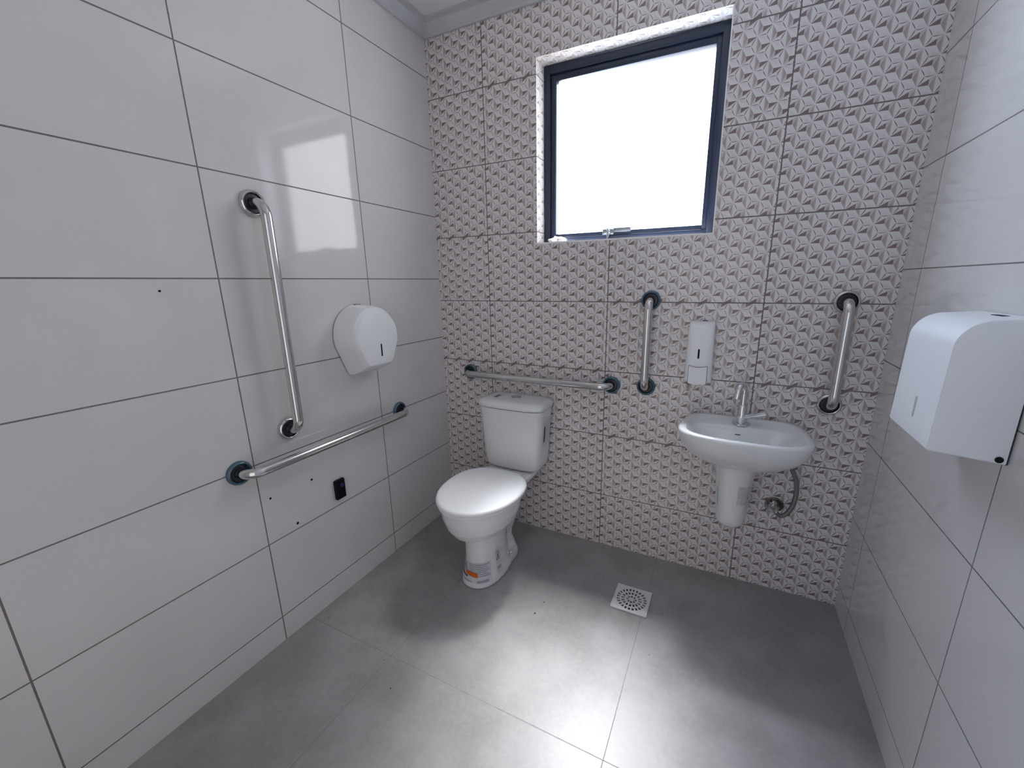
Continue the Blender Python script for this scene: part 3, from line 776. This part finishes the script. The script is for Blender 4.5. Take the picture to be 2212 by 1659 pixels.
# ------------------------------------------------------------------ floor drain
DXc, DYc, DH = 1.137, -0.325, 0.0725
drain = thing('floor_drain', 'square off-white plastic floor drain with round slotted grate', 'drain', (DXc, DYc, 0))
radii = [0.0, 0.0095, 0.0215, 0.0275, 0.0415, 0.0480, 0.0610]
slots = {1: 8, 3: 16, 5: 24}; nseg = 240
bm = bmesh.new(); ringv = []
def wob(v): return Vector((DXc + v.x, DYc + v.y, 0.006))
for r in radii[1:]:
    ringv.append([bm.verts.new(wob(Vector((r * math.cos(2 * PI * i / nseg), r * math.sin(2 * PI * i / nseg), 0)))) for i in range(nseg)])
sq = []
for i in range(nseg):
    c, s = math.cos(2 * PI * i / nseg), math.sin(2 * PI * i / nseg); k = DH / max(abs(c), abs(s)); sq.append(bm.verts.new(wob(Vector((c * k, s * k, 0)))))
ringv.append(sq)
bm.faces.new(ringv[0])
for j in range(len(ringv) - 1):
    ns = slots.get(j + 1, 0) if (j + 1) in slots else 0
    for i in range(nseg):
        if ns:
            ph = ((i + 0.5) / nseg * ns + 0.2) % 1.0
            if ph < 0.62: continue
        bm.faces.new((ringv[j][i], ringv[j][(i + 1) % nseg], ringv[j + 1][(i + 1) % nseg], ringv[j + 1][i]))
ext = bmesh.ops.extrude_face_region(bm, geom=bm.faces[:])
for v in [g_ for g_ in ext['geom'] if isinstance(g_, bmesh.types.BMVert)]: v.co.z = 0.0006
obj('grate', bm, M['drain_white'], drain, smooth=False)
bm = bmesh.new(); lathe(bm, [(0.064, 0.0004), (0.001, 0.0005)], n=48, origin=(DXc, DYc, 0)); obj('sump', bm, M['black'], drain)

# brown drip under the soap dispenser
sm, nt_, b_ = new_mat('brown_drip'); k_ = N(nt_)
b_.inputs['Base Color'].default_value = (0.30, 0.17, 0.10, 1)
tc_ = nt_.nodes.new('ShaderNodeTexCoord'); s_ = nt_.nodes.new('ShaderNodeSeparateXYZ'); nt_.links.new(tc_.outputs['Generated'], s_.inputs[0])
ex = k_.sub(1.0, k_.mul(k_.m('ABSOLUTE', k_.sub(s_.outputs[0], 0.5)), 2.0)); ez = k_.mul(s_.outputs[2], k_.sub(1.0, s_.outputs[2]))
nn = nt_.nodes.new('ShaderNodeTexNoise'); nn.inputs['Scale'].default_value = 5.0; nt_.links.new(tc_.outputs['Generated'], nn.inputs['Vector'])
nt_.links.new(k_.m('MINIMUM', k_.mul(k_.mul(k_.mul(ex, ez), nn.outputs['Fac']), 4.5), 0.7), b_.inputs['Alpha'])
bm = bmesh.new(); bm.faces.new([bm.verts.new(p) for p in ((1.252, -0.0006, 0.835), (1.276, -0.0006, 0.835), (1.276, -0.0006, 0.893), (1.252, -0.0006, 0.893))])
o = obj('drip_stain', bm, sm, wall_back, smooth=False); o['label'] = 'faint brown drip stain below the soap dispenser'

# grit on the floor
bm = bmesh.new()
for x, y, s, in ((0.81, -0.49, 0.006), (0.80, -0.56, 0.007), (1.03, -0.335, 0.004), (0.50, -1.05, 0.005), (0.40, -0.98, 0.004), (0.06, -0.93, 0.005), (1.25, -0.56, 0.004)):
    bmesh.ops.create_icosphere(bm, subdivisions=1, radius=1, matrix=Matrix.Translation((x, y, s * 0.3)) @ Euler((0.3, 0.2, x * 9)).to_matrix().to_4x4() @ Matrix.Diagonal((s * 0.6, s * 0.4, s * 0.25, 1)))
o = obj('grit', bm, M['dirt'], smooth=False); o['kind'] = 'stuff'; tag(o, 'scattered specks of dark grit on the grey floor', 'grit')

# ------------------------------------------------------------------ daylight
w = bpy.data.worlds.new('sky'); SC.world = w; w.use_nodes = True; nt = w.node_tree; k = N(nt)
bg = nt.nodes['Background']
tc = nt.nodes.new('ShaderNodeTexCoord'); sp = nt.nodes.new('ShaderNodeSeparateXYZ'); nt.links.new(tc.outputs['Generated'], sp.inputs[0])
dx, dy, dz = sp.outputs
zz = k.m('MAXIMUM', dz, 0.05)
lat = k.m('DIVIDE', dx, zz)                       # sideways slope of the direction
side = k.mul(k.sub(1.0, k.ramp(lat, 0.01, 0.11)), k.add(k.mul(k.ramp(lat, -0.24, -0.05), 0.62), k.mul(k.ramp(lat, -0.75, 0.02), 0.50)))
el = k.mul(k.ramp(dz, 0.42, 0.72), k.gt(dy, 0.0))
bright = k.mul(k.mul(side, el), k.add(0.34, k.mul(k.ramp(dz, 0.80, 0.975), 0.75)))
glow = k.mul(k.mul(k.ramp(dz, 0.76, 0.90), k.gt(dy, 0.0)), k.mul(k.gt(lat, 0.0), k.sub(1.0, k.ramp(lat, 0.30, 0.60))))
back = k.lt(dy, 0.0)
leftsky = k.sub(1.0, k.ramp(dx, -0.45, -0.02))
ground = k.mul(k.sub(1.0, back), k.lt(dz, 0.0))
base = k.add(k.add(k.mul(back, 1.10), k.mul(k.sub(1.0, back), k.add(6.5, k.mul(leftsky, 8.0)))), k.mul(ground, k.add(0.5, k.mul(leftsky, 4.0))))
stren = k.add(k.add(base, k.mul(glow, 60.0)), k.mul(bright, 415.0))
nt.links.new(stren, bg.inputs['Strength'])
nt.links.new(k.mix(k.mul(leftsky, k.sub(1.0, bright)), (1.0, 0.975, 0.985), (0.79, 0.92, 1.15)), bg.inputs['Color'])

def portal(name, loc, rot, sx, sy):
    l = bpy.data.lights.new(name, 'AREA'); l.shape = 'RECTANGLE'; l.size = sx; l.size_y = sy
    l.cycles.is_portal = True
    o = bpy.data.objects.new(name, l); C.objects.link(o); o.location = loc; o.rotation_euler = rot
portal('window_daylight', ((WX0 + WX1) / 2, 0.16, (WZ0 + WZ1) / 2), (math.radians(-90), 0, 0), WX1 - WX0, WZ1 - WZ0)
portal('doorway_daylight', ((DX0 + DX1) / 2, YF - 0.01, DZ / 2), (math.radians(90), 0, 0), DX1 - DX0, DZ)

# ------------------------------------------------------------------ camera
cd = bpy.data.cameras.new('camera'); cam = bpy.data.objects.new('camera', cd); C.objects.link(cam)
cam.location = (1.3859, -1.8126, 1.2967); cam.rotation_euler = (1.3239, 0.0129, 0.4502)
cd.sensor_width = 36; cd.sensor_fit = 'HORIZONTAL'; cd.lens = 886.8264 * 36 / 2212
cd.shift_x = -(1137.06 - 1106) / 2212; cd.shift_y = (833.63 - 829.5) / 2212
cd.clip_start = 0.01
SC.camera = cam

SC.view_settings.view_transform = 'Standard'
SC.view_settings.look = 'None'
SC.view_settings.exposure = 0.0
SC.cycles.max_bounces = 7; SC.cycles.diffuse_bounces = 4; SC.cycles.glossy_bounces = 4; SC.cycles.transparent_max_bounces = 8
SC.cycles.use_adaptive_sampling = True; SC.cycles.adaptive_threshold = 0.08; SC.cycles.adaptive_min_samples = 20
SC.cycles.use_denoising = True
SC.cycles.sample_clamp_indirect = 6
SC.cycles.caustics_reflective = False
